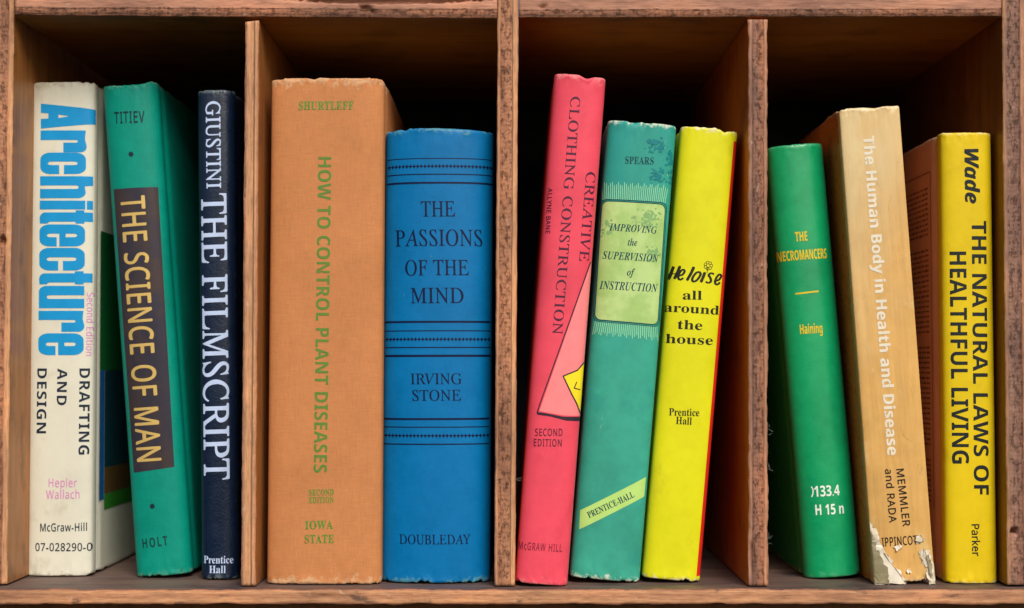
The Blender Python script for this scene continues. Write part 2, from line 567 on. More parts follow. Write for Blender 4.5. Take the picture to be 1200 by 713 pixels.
# ------------------------------------------------------------------ books
class Book:
    def __init__(s, label, tl, tr, br, bl, mats, depth=0.16, shoulder=0.006, n=3.0, groove=0.0, cover=0.0025,
                 overhang=0.003, topf=None, wear=0.0006, seed=0.0, Y=None, group=None, hinge=0.010, side_mats=None, name="book", swell=0.0):
        low = max(bl[1], br[1])
        s.Y = max(0.0015, min(0.04, floor_depth(low))) if Y is None else Y
        s.n, s.sh, s.seed, s.wear, s.topf = n, shoulder, seed, wear, topf
        quad = []
        for p in (tl, tr, br, bl):                   # outline seen at the shoulders, a little behind the spine
            v = at(p[0], p[1], s.Y)
            v.x = at(p[0], p[1], s.Y + 0.6 * shoulder).x
            quad.append(v)
        TL, TR, BR, BL = quad
        up = (TL + TR) / 2 - (BL + BR) / 2
        s.th = math.atan2(up.x, up.z)
        s.H = up.length
        s.w = (((TR - TL).length + (BR - BL).length) / 2) / 2 * math.cos(s.th) ** 0.5
        O = (BL + BR) / 2
        s.rot = Matrix.Rotation(s.th, 4, 'Y')
        # stand the lower corner on the shelf
        lowz = min((s.rot @ Vector((sx * s.w * 0.96, 0, 0))).z for sx in (-1, 1))
        top_z = O.z + (s.rot @ Vector((0, 0, s.H))).z
        O.z = FLOOR_Z - lowz + 0.0003
        s.H = (top_z - O.z) / math.cos(s.th)
        s.O = O
        s.inv = (Matrix.Translation(O) @ s.rot).inverted()
        e = bpy.data.objects.new(name, None)
        COL.objects.link(e)
        e.location = O
        e.rotation_euler = (0, s.th, 0)
        e['label'] = label
        e['category'] = "book"
        e['group'] = group or "old books standing in the bookcase"
        s.e = e
        s.D, s.groove, s.hinge = depth, groove, hinge
        mats = mats(s.H, s.w * 2) if callable(mats) else mats
        smats = side_mats(s.H, s.w * 2) if callable(side_mats) else (side_mats or (mats, mats))
        s.build(mats, smats, cover, overhang)

    def spine_y(s, x):
        xi = min(0.9995, abs(x) / s.w)
        return s.sh * (1 - (1 - xi ** s.n) ** (1 / s.n))

    def crumple(s, x, z):
        d = min(z, s.H - z)
        a = math.exp(-max(d, 0) / 0.005)
        q = Vector((x * 130 + s.seed * 3.1, z * 130, s.seed))
        return s.wear * 0.6 * a * noise.fractal(q * 1.6, 0.7, 2.0, 3) + 0.00025 * noise.noise(Vector((x * 30, z * 18, s.seed)))

    def surf(s, x, z, off):
        return Vector((x, s.spine_y(x) + s.crumple(x, z) - off, z))

    def path(s):
        pts = []
        N = 44
        for i in range(-N, N + 1):
            a = i / N
            xi = math.sin(a * math.pi / 2) * 0.55 + a * 0.45
            if abs(i) == N:
                xi = math.copysign(1, a)
            x = xi * s.w
            y = s.sh * (1 - max(0.0, 1 - abs(xi) ** s.n) ** (1 / s.n))
            pts.append((x, y))
        side = []
        y = s.sh
        for f in (0.12, 0.25, 0.38, 0.5, 0.62, 0.75, 0.88, 1.0, 1.15, 1.3, 1.5, 1.8, 2.3, 3, 4.5, 7, 10):
            yy = s.sh + f * s.hinge
            if yy < s.D:
                g = s.groove * math.exp(-((f - 0.75) / 0.3) ** 2)
                side.append((s.w - g, yy))
        side.append((s.w, s.D))
        left = [(-x, y) for x, y in reversed(side)]
        full = left + pts + side
        nl = len(left)
        cutl = max(i for i, p in enumerate(left) if p[1] >= s.sh + s.hinge * 0.74 and True) if left else 0
        return full, cutl, len(full) - 1 - cutl

    def build(s, mat, smats, th, ov):
        full, ia, ib = s.path()
        zs = [0, .0002, .0005, .0009, .0014, .002, .003, .0045, .0065, .009, .012, .016]
        k = int((s.H - 0.032) / 0.004)
        zz = zs + [0.016 + (s.H - 0.032) * i / k for i in range(1, k)] + [s.H - z for z in reversed(zs)]
        # normals of the outline
        nrm = []
        for i in range(len(full)):
            a = full[max(0, i - 1)]
            b = full[min(len(full) - 1, i + 1)]
            t = Vector((b[0] - a[0], b[1] - a[1]))
            t.normalize()
            nrm.append(Vector((t.y, -t.x)))

        def piece(name, lo, hi, m):
            bm = bmesh.new()
            o_, i_ = [], []
            for z in zz:
                ro, ri = [], []
                d = min(z, s.H - z)
                curl = 0.0007 * (1 - math.sqrt(max(0, 1 - (1 - min(1, d / 0.0014)) ** 2)))
                for q in range(lo, hi + 1):
                    x, y = full[q]
                    nn = nrm[q]
                    onspine = y <= s.sh * 1.001
                    dis = s.crumple(x, z) if onspine else s.crumple(x, z) * math.exp(-(y - s.sh) / 0.01)
                    z2 = z
                    if z > s.H - 0.016:
                        f = sstep(s.H - 0.016, s.H, z)
                        tv = s.wear * (0.12 + 1.1 * sstep(0.0, 0.5, noise.noise(Vector((x * 85, s.seed * 2, 1.7))) + 0.25 * (abs(x) > s.w * 0.86))) * noise.fractal(Vector((x * 240, y * 100, s.seed + 4)), 0.8, 2.0, 3)
                        if s.topf and onspine:
                            tv += s.topf(x / s.w)
                        z2 += f * tv
                    elif z < 0.012:
                        f = 1 - sstep(0, 0.012, z)
                        tv = s.wear * (0.2 + 2.0 * sstep(0.0, 0.5, noise.noise(Vector((x * 85, s.seed * 2, 5.7))) + 0.25 * (abs(x) > s.w * 0.86))) * abs(noise.fractal(Vector((x * 260, y * 100, s.seed + 8)), 0.8, 2.0, 3))
                        z2 += f * tv
                    po = Vector((x - nn.x * curl, y + dis - nn.y * curl, z2))
                    pi = Vector((x - nn.x * (th - curl), y + dis - nn.y * (th - curl), z2))
                    ro.append(bm.verts.new(po))
                    ri.append(bm.verts.new(pi))
                o_.append(ro)
                i_.append(ri)
            nz, nq = len(zz), hi - lo + 1
            for j in range(nz - 1):
                for q in range(nq - 1):
                    bm.faces.new((o_[j][q], o_[j][q + 1], o_[j + 1][q + 1], o_[j + 1][q]))
                    bm.faces.new((i_[j][q + 1], i_[j][q], i_[j + 1][q], i_[j + 1][q + 1]))
                for q in (0, nq - 1):
                    bm.faces.new((o_[j][q], i_[j][q], i_[j + 1][q], o_[j + 1][q]))
            for q in range(nq - 1):
                bm.faces.new((o_[0][q], o_[0][q + 1], i_[0][q + 1], i_[0][q]))
                bm.faces.new((o_[-1][q + 1], o_[-1][q], i_[-1][q], i_[-1][q + 1]))
            bmesh.ops.recalc_face_normals(bm, faces=bm.faces)
            me = bpy.data.meshes.new(name)
            bm.to_mesh(me)
            bm.free()
            smooth(me)
            return link(name, me, s.e, (m,))
        piece("back_cover", 0, ia, smats[0])
        s.spine = piece("spine", ia, ib, mat)
        piece("front_cover", ib, len(full) - 1, smats[1])
        bx = s.w - th - 0.0004
        bm = bmesh.new()
        bmesh.ops.create_cube(bm, size=1)
        lo = (-bx, s.sh + th + 0.001, ov + 0.0005)
        hi = (bx, s.D - ov, s.H - max(ov, 0.0012))
        for v in bm.verts:
            v.co = Vector([lo[i] + (hi[i] - lo[i]) * (v.co[i] + 0.5) for i in range(3)])
        me = bpy.data.meshes.new("page_block")
        bm.to_mesh(me)
        bm.free()
        link("page_block", me, s.e, (PAGES,))

    def loc(s, px, py):
        v = s.inv @ at(px, py, s.Y)
        return Vector((v.x, v.z))

    def wrap(s, bm, off, name, mat, parent=None, cell=0.0013):
        """bend a flat mesh (x across, y up) onto the spine"""
        xs = [v.co.x for v in bm.verts]
        if not xs:
            return None
        lim = s.w * 0.995
        x = math.floor(min(xs) / cell) * cell
        while x < max(xs):
            geom = bm.verts[:] + bm.edges[:] + bm.faces[:]
            bmesh.ops.bisect_plane(bm, geom=geom, plane_co=(x, 0, 0), plane_no=(1, 0, 0), dist=1e-7)
            x += cell
        for f in (0.70, 0.76, 0.81, 0.85, 0.885, 0.915, 0.94, 0.96, 0.975, 0.987):
            for sg in (-1, 1):
                if min(xs) < sg * f * s.w < max(xs):
                    geom = bm.verts[:] + bm.edges[:] + bm.faces[:]
                    bmesh.ops.bisect_plane(bm, geom=geom, plane_co=(sg * f * s.w, 0, 0), plane_no=(1, 0, 0), dist=1e-7)
        ys = [v.co.y for v in bm.verts]
        y = math.floor(min(ys) / 0.004) * 0.004
        while y < max(ys):
            geom = bm.verts[:] + bm.edges[:] + bm.faces[:]
            bmesh.ops.bisect_plane(bm, geom=geom, plane_co=(0, y, 0), plane_no=(0, 1, 0), dist=1e-7)
            y += 0.004
        for v in bm.verts:
            xx = max(-lim, min(lim, v.co.x))
            v.co = s.surf(xx, v.co.y, off + v.co.z)
        bmesh.ops.recalc_face_normals(bm, faces=bm.faces)
        me = bpy.data.meshes.new(name)
        bm.to_mesh(me)
        bm.free()
        return link(name, me, parent or s.e, (mat,))

    def text(s, name, items, mat, off=0.00013):
        """items: (string, style, start px, end px, cap height px[, spacing]); several lines make one part"""
        bm = bmesh.new()
        for it in items:
            st, style, p0, p1, hpx = it[:5]
            sp = it[5] if len(it) > 5 else 1.0
            me = glyph_mesh(st, style, sp)
            x0 = min(v.co.x for v in me.vertices)
            x1 = max(v.co.x for v in me.vertices)
            a, b = s.loc(*p0), s.loc(*p1)
            d = b - a
            kx = d.length / (x1 - x0)
            u = d.normalized()
            w = Vector((-u.y, u.x))
            ky = hpx * 0.0004 * (1 + s.Y / CAMD) / cap_height(style)
            raw = [v.co.copy() for v in me.vertices]
            for e, (ex, ey) in enumerate(((0, 0),) + STY[style][3]):
                for v, r in zip(me.vertices, raw):
                    q = a + u * ((r.x + ex - x0) * kx) + w * ((r.y + ey) * ky)
                    v.co = (q.x, q.y, e * 0.000012)
                bm.from_mesh(me)
            bpy.data.meshes.remove(me)
        return s.wrap(bm, off, name, mat)

    def patch(s, name, polys, mat, off=0.00008, parent=None, lift=0.0):
        """flat printed shapes given as photo pixel outlines"""
        bm = bmesh.new()
        for e, pl in enumerate(polys):
            vs_ = [bm.verts.new((*s.loc(*p), (e % 12) * 0.000004 + lift * random.random() ** 2)) for p in pl]
            bm.faces.new(vs_)
        bmesh.ops.triangulate(bm, faces=bm.faces[:])
        return s.wrap(bm, off, name, mat, parent)

    def side_patch(s, name, side, rects, mat, off=0.00015):
        """shapes printed on a cover: rects of (depth0, depth1, photo row top, photo row bottom)"""
        bm = bmesh.new()
        x = side * (s.w + off)
        zf = lambda py: s.loc(600 + side * 0, py).y
        for y0, y1, r0, r1 in rects:
            cx = (s.O.x / 0.0004) / (1 + s.Y / CAMD) + 600
            za, zb = s.loc(cx, r0).y, s.loc(cx, r1).y
            bm.faces.new([bm.verts.new(p) for p in ((x, y0, za), (x, y1, za), (x, y1, zb), (x, y0, zb))])
        me = bpy.data.meshes.new(name)
        bm.to_mesh(me)
        bm.free()
        return link(name, me, s.e, (mat,))


def stroke(pts, w, closed=False):
    """outline quads along a pixel polyline"""
    out = []
    n = len(pts)
    rng = range(n) if closed else range(n - 1)
    for i in rng:
        a, b = Vector(pts[i]), Vector(pts[(i + 1) % n])
        d = (b - a)
        if d.length < 1e-6:
            continue
        d.normalize()
        p = Vector((-d.y, d.x)) * w / 2
        e = d * w * 0.25
        out.append([tuple(a - e + p), tuple(a - e - p), tuple(b + e - p), tuple(b + e + p)])
    return out


def disc(cx, cy, r, n=14, ry=None):
    ry = ry or r
    return [(cx + r * math.cos(2 * math.pi * i / n), cy + ry * math.sin(2 * math.pi * i / n)) for i in range(n)]


def rough_poly(pts, amp, n=5, seed=1):
    rr = random.Random(seed)
    out = []
    for i, p in enumerate(pts):
        q = pts[(i + 1) % len(pts)]
        for j in range(n):
            f = j / n
            out.append((p[0] + (q[0] - p[0]) * f + rr.uniform(-amp, amp), p[1] + (q[1] - p[1]) * f + rr.uniform(-amp, amp)))
    return out


def cm(name, *a, **kw):
    return lambda H, W: cover_material(name, a[0], H, W, **kw)


# ---- 1 cream dust jacket
b = Book("cream jacketed book with huge bright blue lettering, against the left side panel",
         (37, 96.5), (113, 96), (108.5, 676), (33, 676), cm("cream_jacket", (208, 207, 190), rough=0.42, wear=(150, 135, 105), wear_amt=0.35, var=0.05, stain=(170, 160, 130), stain_amt=0.35, seed=1.2),
         depth=0.175, shoulder=0.006, n=3.6, groove=0.0012, hinge=0.009, cover=0.0022, wear=0.0009, seed=1.2)
NAVY = ink((28, 40, 58), 0.1)
def arc(cx, cy, rx, ry, a0, a1, n=7):
    return [(cx + rx * math.cos(R(a0 + (a1 - a0) * i / n)), cy + ry * math.sin(R(a0 + (a1 - a0) * i / n))) for i in range(n + 1)]


def pill(x0, x1, y0, y1, rx, ry):
    return arc(x0 + rx, y0 + ry, rx, ry, 180, 270) + arc(x1 - rx, y0 + ry, rx, ry, 270, 360) + arc(x1 - rx, y1 - ry, rx, ry, 0, 90) + arc(x0 + rx, y1 - ry, rx, ry, 90, 180)


def block_letter(ch, y0, y1, xb, xt, xa):
    """heavy condensed letters running down the spine: outlines (with holes) in photo pixels; xb baseline, xt x-height, xa ascender"""
    w = y1 - y0
    st = w * 0.42                                   # stem
    m0, m1 = y0 + w * 0.42, y1 - w * 0.42           # slit
    if ch == 'A':
        return [[(xb, y0), (xa, y0 + w * .22), (xa, y1 - w * .19), (xb, y1), (xb, y1 - w * .39), (xb + 9, y1 - w * .40), (xb + 9, y0 + w * .39), (xb, y0 + w * .37)],
                [(xb + 21, y0 + w * .44), (xb + 21, y0 + w * .58), (xb + 34, y0 + w * .51)]]
    if ch == 'r':
        return [[(xb, y0), (xt - .5, y0), (xt - 1.5, y0 + w * .38)] + arc(xt - 6, y1 - 7, 6.5, 7, -30, 90) + [(xb + 27, y1), (xb + 27, y0 + w * .56)] + arc(xt - 12, y0 + w * .50, 2.5, w * .06, 90, -90) + [(xb, y0 + w * .44)]]
    if ch == 'c':
        g0, g1 = xb + 22.5, xb + 28
        return [arc(xb + 12, y0 + 8, 12, 8, 180, 270) + arc(xt - 12, y0 + 8, 12, 8, 270, 360) + arc(xt - 12, y1 - 8, 12, 8, 0, 90) + [(g1, y1), (g1, m1)] +
                arc(xt - 13, (m0 + m1) / 2, 3.5, (m1 - m0) / 2, 90, -90) + arc(xb + 12.5, (m0 + m1) / 2, 3.5, (m1 - m0) / 2, 270, 90) + [(g0, m1), (g0, y1)] + arc(xb + 12, y1 - 8, 12, 8, 90, 180)]
    if ch == 'h':
        return [[(xb, y0), (xa, y0), (xa, y0 + st), (xt - 1, y0 + st + 1)] + arc(xt - 9, y1 - 7, 9, 7, 0, 90) + [(xb, y1), (xb, m1)] + arc(xt - 11, (m0 + m1) / 2, 3, (m1 - m0) / 2, 90, -90) + [(xb, m0)]]
    if ch == 'i':
        return [[(xb, y0), (xt, y0), (xt, y1), (xb, y1)], [(xt + 1.6, y0), (xa, y0), (xa, y1), (xt + 1.6, y1)]]
    if ch == 't':
        a, c = y0 + w * .16, y0 + w * .86
        return [arc(xb + 7, a + 7, 7, 7, 180, 270) + [(xt - 11, a), (xt - 11, y0), (xt - 1, y0), (xt - 1, a), (xa, a), (xa, c), (xt - 1, c), (xt - 1, y1), (xt - 11, y1), (xt - 11, c), (xb + 12, c), (xb + 9, y1), (xb + .5, y1)]]
    if ch == 'e':
        g0, g1 = xb + 20.5, xb + 23.5
        return [arc(xb + 12, y0 + 8, 12, 8, 180, 270) + arc(xt - 12, y0 + 8, 12, 8, 270, 360) + arc(xt - 12, y1 - 8, 12, 8, 0, 90) + [(g1, y1), (g1, m0)] +
                arc(xb + 12.5, (m0 + m1) / 2, 3.5, (m1 - m0) / 2, 270, 90) + [(g0, m1), (g0, y1)] + arc(xb + 12, y1 - 8, 12, 8, 90, 180),
                [(xb + 31, m0), (xb + 31, m1)] + arc(xt - 12.5, (m0 + m1) / 2, 3.5, (m1 - m0) / 2, 90, -90)]
    if ch == 'u':
        return [arc(xb + 9, y0 + 7, 9, 7, 180, 270) + [(xt, y0), (xt, m0)] + arc(xb + 12.5, (m0 + m1) / 2, 3, (m1 - m0) / 2, 270, 90) + [(xt, m1), (xt, y1), (xb, y1), (xb, y0 + st + 2)]]


def filled(book, name, outlines, mat, off=0.00013):
    """fill outlines that may have holes, then bend them onto the spine"""
    cu = bpy.data.curves.new("shape", 'CURVE')
    cu.dimensions = '2D'
    cu.fill_mode = 'BOTH'
    for o in outlines:
        sp = cu.splines.new('POLY')
        sp.points.add(len(o) - 1)
        sp.use_cyclic_u = True
        for p, q in zip(sp.points, o):
            l = book.loc(*q) * 10
            p.co = (l.x, l.y, 0, 1)
    tmp = bpy.data.objects.new("shape", cu)
    COL.objects.link(tmp)
    me = bpy.data.meshes.new_from_object(tmp.evaluated_get(bpy.context.evaluated_depsgraph_get()))
    bpy.data.objects.remove(tmp)
    bm = bmesh.new()
    bm.from_mesh(me)
    for v in bm.verts:
        v.co = (v.co.x / 10, v.co.y / 10, 0)
    bpy.data.meshes.remove(me)
    return book.wrap(bm, off, name, mat)


outl = []
for ch, y0, y1 in (('A', 121.5, 150.8), ('r', 153, 178.6), ('c', 179, 204.2), ('h', 206.7, 232.5), ('i', 235.3, 245.6), ('t', 246.6, 262.2), ('e', 263.2, 289),
                   ('c', 290.6, 317.2), ('t', 318, 333.4), ('u', 335.2, 361.4), ('r', 364.4, 389), ('e', 390.8, 416.4)):
    f = (y0 - 121) / 295
    xb, xt = 47.6 - 3.2 * f, 101.2 - 3.8 * f
    outl += block_letter(ch, y0, y1, xb, xt, 110 if ch == 'A' else 108.3 - 2 * f)
filled(b, "title", outl, ink((18, 140, 200), 0.06))
b.text("edition_note", [("Second Edition", 'SS', (101.3, 343), (100.2, 417), 7.3, 1.08)], ink((205, 130, 190)))
b.text("subtitle", [("DRAFTING", 'SSB', (93, 432), (92, 533), 11.5, 1.1), ("AND", 'SSB', (67.5, 432), (66.5, 475), 11.5, 1.1), ("DESIGN", 'SSB', (43.5, 432), (42.5, 508), 11.5, 1.1)], NAVY)
b.text("author_name", [("Hepler", 'SS', (57, 571), (90, 571), 10, 1.08), ("Wallach", 'SS', (54, 585), (93, 584.5), 10, 1.08)], ink((200, 125, 180), 0.12))
b.text("publisher_name", [("McGraw-Hill", 'SSM', (47, 623), (101, 622.5), 9, 1.1)], NAVY)
b.text("catalogue_number", [("07-028290-0", 'SSM', (41, 646), (106, 646), 9, 1.1)], NAVY)
b.side_patch("cover_picture", 1, [(0.0135, 0.165, 268, 434)], ink((14, 96, 48)))
b.side_patch("cover_picture", 1, [(0.0135, 0.022, 434.5, 590)], ink((20, 90, 150)))
b.side_patch("cover_picture", 1, [(0.0225, 0.165, 434.5, 552)], ink((16, 60, 70)))
b.side_patch("cover_picture", 1, [(0.0225, 0.165, 552.5, 584)], ink((96, 74, 40)))
b.side_patch("cover_picture", 1, [(0.0225, 0.165, 584.5, 603)], ink((52, 130, 40)))

# ---- 2 emerald cloth book
b = Book("emerald green cloth book with gold lettering on a dark purple spine panel",
         (118.5, 97), (185, 97), (224, 678.5), (160.5, 678.5), cm("emerald_cloth", (0, 132, 114), rough=0.5, weave=0.16, weave_scale=1200, wear=(120, 150, 120), wear_amt=0.4, var=0.10, stain=(20, 110, 95), stain_amt=0.4, seed=2.1),
         depth=0.155, shoulder=0.0075, n=2.4, groove=0.0016, wear=0.0009, seed=2.1, topf=lambda t: -0.0012 + 0.0012 * t * t)
DKN = ink((16, 40, 52), 0.15)
b.text("author_name", [("TITIEV", 'SSM', (133.5, 145), (169, 143.5), 13.5, 1.15)], DKN)
pn = b.patch("title_panel", [[(131.5, 221.5), (184, 219), (203.5, 547.5), (155.5, 554.5)]], ink((56, 54, 66), 0.03, rough=0.32, metal=0.25, two=(68, 58, 58)))
b.text("title", [("THE SCIENCE OF MAN", 'SSM', (141, 231), (160.5, 541), 28, 1.1)], ink((206, 176, 104), 0.12, metal=0.25, rough=0.4), off=0.0002)
b.patch("dot_ornament", [disc(153.5, 181, 3)], DKN)
b.patch("dot_ornament", [disc(178.5, 593.5, 3)], DKN)
b.text("publisher_name", [("HOLT", 'SSB', (167, 643), (197, 639), 11, 1.25)], ink((16, 60, 58), 0.35))

# ---- 3 navy leather
b = Book("slim navy leatherette book with pale lettering, beside the narrowest divider",
         (231, 105.5), (275, 105.5), (279.5, 680.5), (236.5, 680.5), cm("navy_leatherette", (6, 27, 52), rough=0.32, spec=0.5, pebble=0.4, wear=(110, 125, 125), wear_amt=0.55, var=0.12, seed=3.3),
         depth=0.16, shoulder=0.006, n=2.6, groove=0.001, wear=0.0007, seed=3.3)
PALE = ink((186, 204, 236), 0.1)
b.text("author_name", [("GIUSTINI", 'ROB', (241.3, 119), (242.3, 221), 16.5)], PALE)
b.text("title", [("THE FILMSCRIPT", 'ROB', (235.5, 227), (239, 562), 29)], PALE)
b.text("publisher_name", [("Prentice", 'B', (238, 660.5), (273, 660.5), 8.5), ("Hall", 'B', (245, 671.8), (264.5, 671.8), 8.5)], PALE)

# ---- 4 tan cloth
b = Book("thick tan cloth book with faded green lettering, tallest in its pigeonhole",
         (317, 91), (452, 92.5), (446.5, 686), (313.5, 686), cm("tan_cloth", (188, 124, 76), rough=0.7, spec=0.2, weave=0.2, weave_scale=1100, wear=(206, 176, 140), wear_amt=0.55, var=0.07, stain=(180, 116, 70), stain_amt=0.45, seed=4.4, wear_len=0.010),
         depth=0.165, shoulder=0.0075, n=3.8, groove=0.0014, wear=0.0011, seed=4.4, topf=lambda t: -0.0006 * (1 if abs(t) > .75 else 0))
GRN = ink((92, 128, 54), 0.5, 700)
GRW = ink((90, 136, 56), 0.62, 520)
b.text("author_name", [("SHURTLEFF", 'BH', (350, 129), (414, 128.5), 9.5, 1.1)], GRW)
b.text("title", [("HOW TO CONTROL PLANT DISEASES", 'SSB', (373, 184), (367.5, 554), 15.5, 1.02)], GRN)
b.text("edition_note", [("SECOND", 'BH', (362, 581), (391, 580.5), 7, 1.1), ("EDITION", 'BH', (362, 590), (391, 589.5), 7, 1.1)], GRW)
b.text("publisher_name", [("IOWA", 'BH', (357.5, 620.5), (390, 620), 9.5, 1.1), ("STATE", 'BH', (357, 637), (391, 636.5), 9.5, 1.1)], GRW)

# ---- 5 blue
b = Book("bright blue book with navy lettering between ornamental ruled bands",
         (451, 150.5), (579, 150.5), (573.5, 685), (447, 685), cm("blue_cloth", (0, 106, 164), rough=0.42, weave=0.14, weave_scale=1400, wear=(110, 165, 150), wear_amt=0.5, var=0.09, seed=5.5),
         depth=0.15, shoulder=0.0115, n=2.3, groove=0.0014, wear=0.0008, seed=5.5, topf=lambda t: -0.001 * t * t)
INB = ink((4, 18, 58), 0.05)
b.text("title", [("THE", 'RO', (493, 254), (533, 253.8), 18), ("PASSIONS", 'RO', (462.5, 288.5), (565, 288), 19), ("OF THE", 'RO', (474.5, 323), (549, 322.5), 18), ("MIND", 'RO', (481, 355.5), (543, 355.2), 18)], INB)
b.text("author_name", [("IRVING", 'RO', (481, 450.5), (541, 450.3), 12.5), ("STONE", 'RO', (483, 470), (540, 469.5), 12.5)], INB)
b.text("publisher_name", [("DOUBLEDAY", 'RO', (467.5, 638), (551, 638), 11)], INB)
for x0, x1, rows in ((453, 577, ((186, 1), (195, 0), (204.5, 1.2), (214.5, 2.2))), (450.5, 574, ((377.5, 2.4), (388, 1.2), (397.8, 0), (407.5, 1.2), (417.3, 2.6))),
                     (449, 572.5, ((491.5, 2.4), (501, 1.2), (511, 0), (521, 1.4)))):
    rules = []
    for y, w in rows:
        if w:
            rules += stroke([(x0, y), (x1, y - 0.3)], w)
        else:
            rules += stroke([(x0, y), (x1, y - 0.3)], 0.9)
            x = x0 + 2.0
            while x < x1 - 1:
                rules.append([(x - 1.5, y), (x, y - 2.6), (x + 1.5, y), (x, y + 2.6)])
                x += 4.3
    b.patch("ornamental_rules", rules, INB)

# ---- 6 pink
def pink_top(t):
    return 0.0004 - 0.0014 * math.exp(-((t - 0.25) / 0.22) ** 2) - 0.0003 * t
b = Book("coral pink jacketed book leaning right, with a black triangle outline and yellow star",
         (648, 87), (712, 91), (663.5, 688.5), (605, 688.5), cm("pink_jacket", (224, 76, 94), rough=0.40, wear=(228, 150, 146), wear_amt=0.5, var=0.09, stain=(206, 62, 84), stain_amt=0.6, seed=6.1),
         depth=0.165, shoulder=0.0075, n=2.8, groove=0.0012, cover=0.002, wear=0.0009, seed=6.1, topf=pink_top)
PK = ink((86, 30, 52), 0.1)
b.text("title", [("CLOTHING CONSTRUCTION", 'RO', (668.8, 113), (647.5, 391), 11.5, 1.05), ("CREATIVE", 'RO', (687, 201), (678.8, 305.5), 11.5, 1.05)], ink((72, 34, 58), 0.05))
b.text("author_name", [("ALLYNE BANE", 'SSM', (642.3, 220), (639.3, 273), 5.2, 1.15)], PK)
b.patch("triangle_picture", [[(693.5, 306), (693, 340), (688, 428), (684, 488), (660, 487), (632, 482)]], ink((240, 132, 134)), off=0.00007)
b.patch("star_picture", [[(660, 441), (677, 434), (686, 424), (682, 486), (676, 473), (670, 462)]], ink((236, 214, 40)), off=0.00012)
b.patch("outline_drawing", stroke([(692.5, 307), (662, 392), (634, 470), (629.5, 484)], 1.4) + stroke([(660, 441), (677, 434), (686, 424)], 1.5) + stroke([(660, 441), (670, 462), (676, 473), (681, 486)], 1.5)
        + stroke([(676, 448), (673, 455), (680, 457)], 1.2) + [[(629, 483), (640, 484.5), (660, 488.5), (681, 489), (680, 494), (664, 493), (645, 488), (630, 486)]], ink((48, 40, 52)), off=0.00018)
b.text("edition_note", [("SECOND", 'SSM', (627, 511), (659, 511), 8.3, 1.15), ("EDITION", 'SSM', (625.5, 523), (658, 523.5), 8.3, 1.15)], ink((104, 36, 56), 0.2))
b.text("publisher_name", [("McGRAW HILL", 'SSM', (607.5, 644), (658.5, 647), 8.5, 1.2)], ink((140, 40, 62), 0.35))

# ---- 7 teal with label
b = Book("sea green book leaning right, with a pale label and a slanted band across its spine",
         (711, 140.5), (795, 146.5), (748.5, 684.5), (669, 684.5), cm("teal_paper", (56, 156, 134), rough=0.5, weave=0.04, wear=(225, 225, 205), wear_amt=0.7, var=0.13, stain=(40, 136, 126), stain_amt=0.5, fade=(30, 138, 138), seed=7.7, wear_len=0.005),
         depth=0.16, shoulder=0.0075, n=3, groove=0.0012, wear=0.001, seed=7.7)
DT = ink((14, 66, 76), 0.1)
LG = (158, 192, 112)
b.text("author_name", [("SPEARS", 'B', (732.5, 192), (766, 193), 8.5, 1.05)], DT)


def quadpt(c, u, v):
    (ax, ay), (bx_, by_), (cx_, cy_), (dx_, dy_) = c
    tx, ty = ax + (bx_ - ax) * u, ay + (by_ - ay) * u
    ex, ey = dx_ + (cx_ - dx_) * u, dy_ + (cy_ - dy_) * u
    return (tx + (ex - tx) * v, ty + (ey - ty) * v)


LAB = ((706, 235), (780.5, 239.5), (771.5, 381), (697, 374.5))
def rounded(c, ru, rv, gu=0.0, gv=0.0, scallop=False):
    out = []
    for (u0, v0, a0) in ((0, 0, 180), (1, 0, 270), (1, 1, 0), (0, 1, 90)):
        cu_, cv_ = (ru if u0 == 0 else 1 - ru), (rv if v0 == 0 else 1 - rv)
        for q in range(7):
            a = R(a0 + 90 * q / 6)
            out.append(quadpt(c, cu_ + math.cos(a) * (ru + gu) , cv_ + math.sin(a) * (rv + gv)))
    return out
RAYM = ink((150, 212, 160), 0.3, 300)
for base_v, end_v, sg in ((-0.012, -0.145, -1), (1.012, 1.115, 1)):
    rays = []
    for i in range(34):
        f = (i + 0.5) / 34
        rays += stroke([quadpt(LAB, f, base_v), quadpt(LAB, f + (f - 0.5) * 0.06, end_v + sg * 0.016 * math.sin(i * 1.9 + sg))], 0.8)
    b.patch("ray_pattern", rays, RAYM, off=0.00006)
b.patch("title_label", [rounded(LAB, 0.09, 0.05)], ink(LG, 0.0, two=(178, 206, 132)), off=0.0001)
b.patch("label_outline", stroke(rounded(LAB, 0.09, 0.05), 1.0, True) + stroke(rounded(LAB, 0.07, 0.035, 0.022, 0.014), 0.7, True), DT, off=0.00016)
def blots(cx, cy, rx, ry, n, seed):
    """a grimy mark: scattered little blots, thicker at its middle"""
    q = random.Random(seed)
    out = []
    for _ in range(n):
        x, y = cx + q.gauss(0, rx), cy + q.gauss(0, ry)
        if abs(x - cx) > rx * 2 or abs(y - cy) > ry * 2:
            continue
        r = q.uniform(0.5, 2.3)
        out.append([(x + r * q.uniform(.6, 1.3) * math.cos(a * .9), y + r * q.uniform(.5, 1.2) * math.sin(a * .9)) for a in range(7)])
    return out


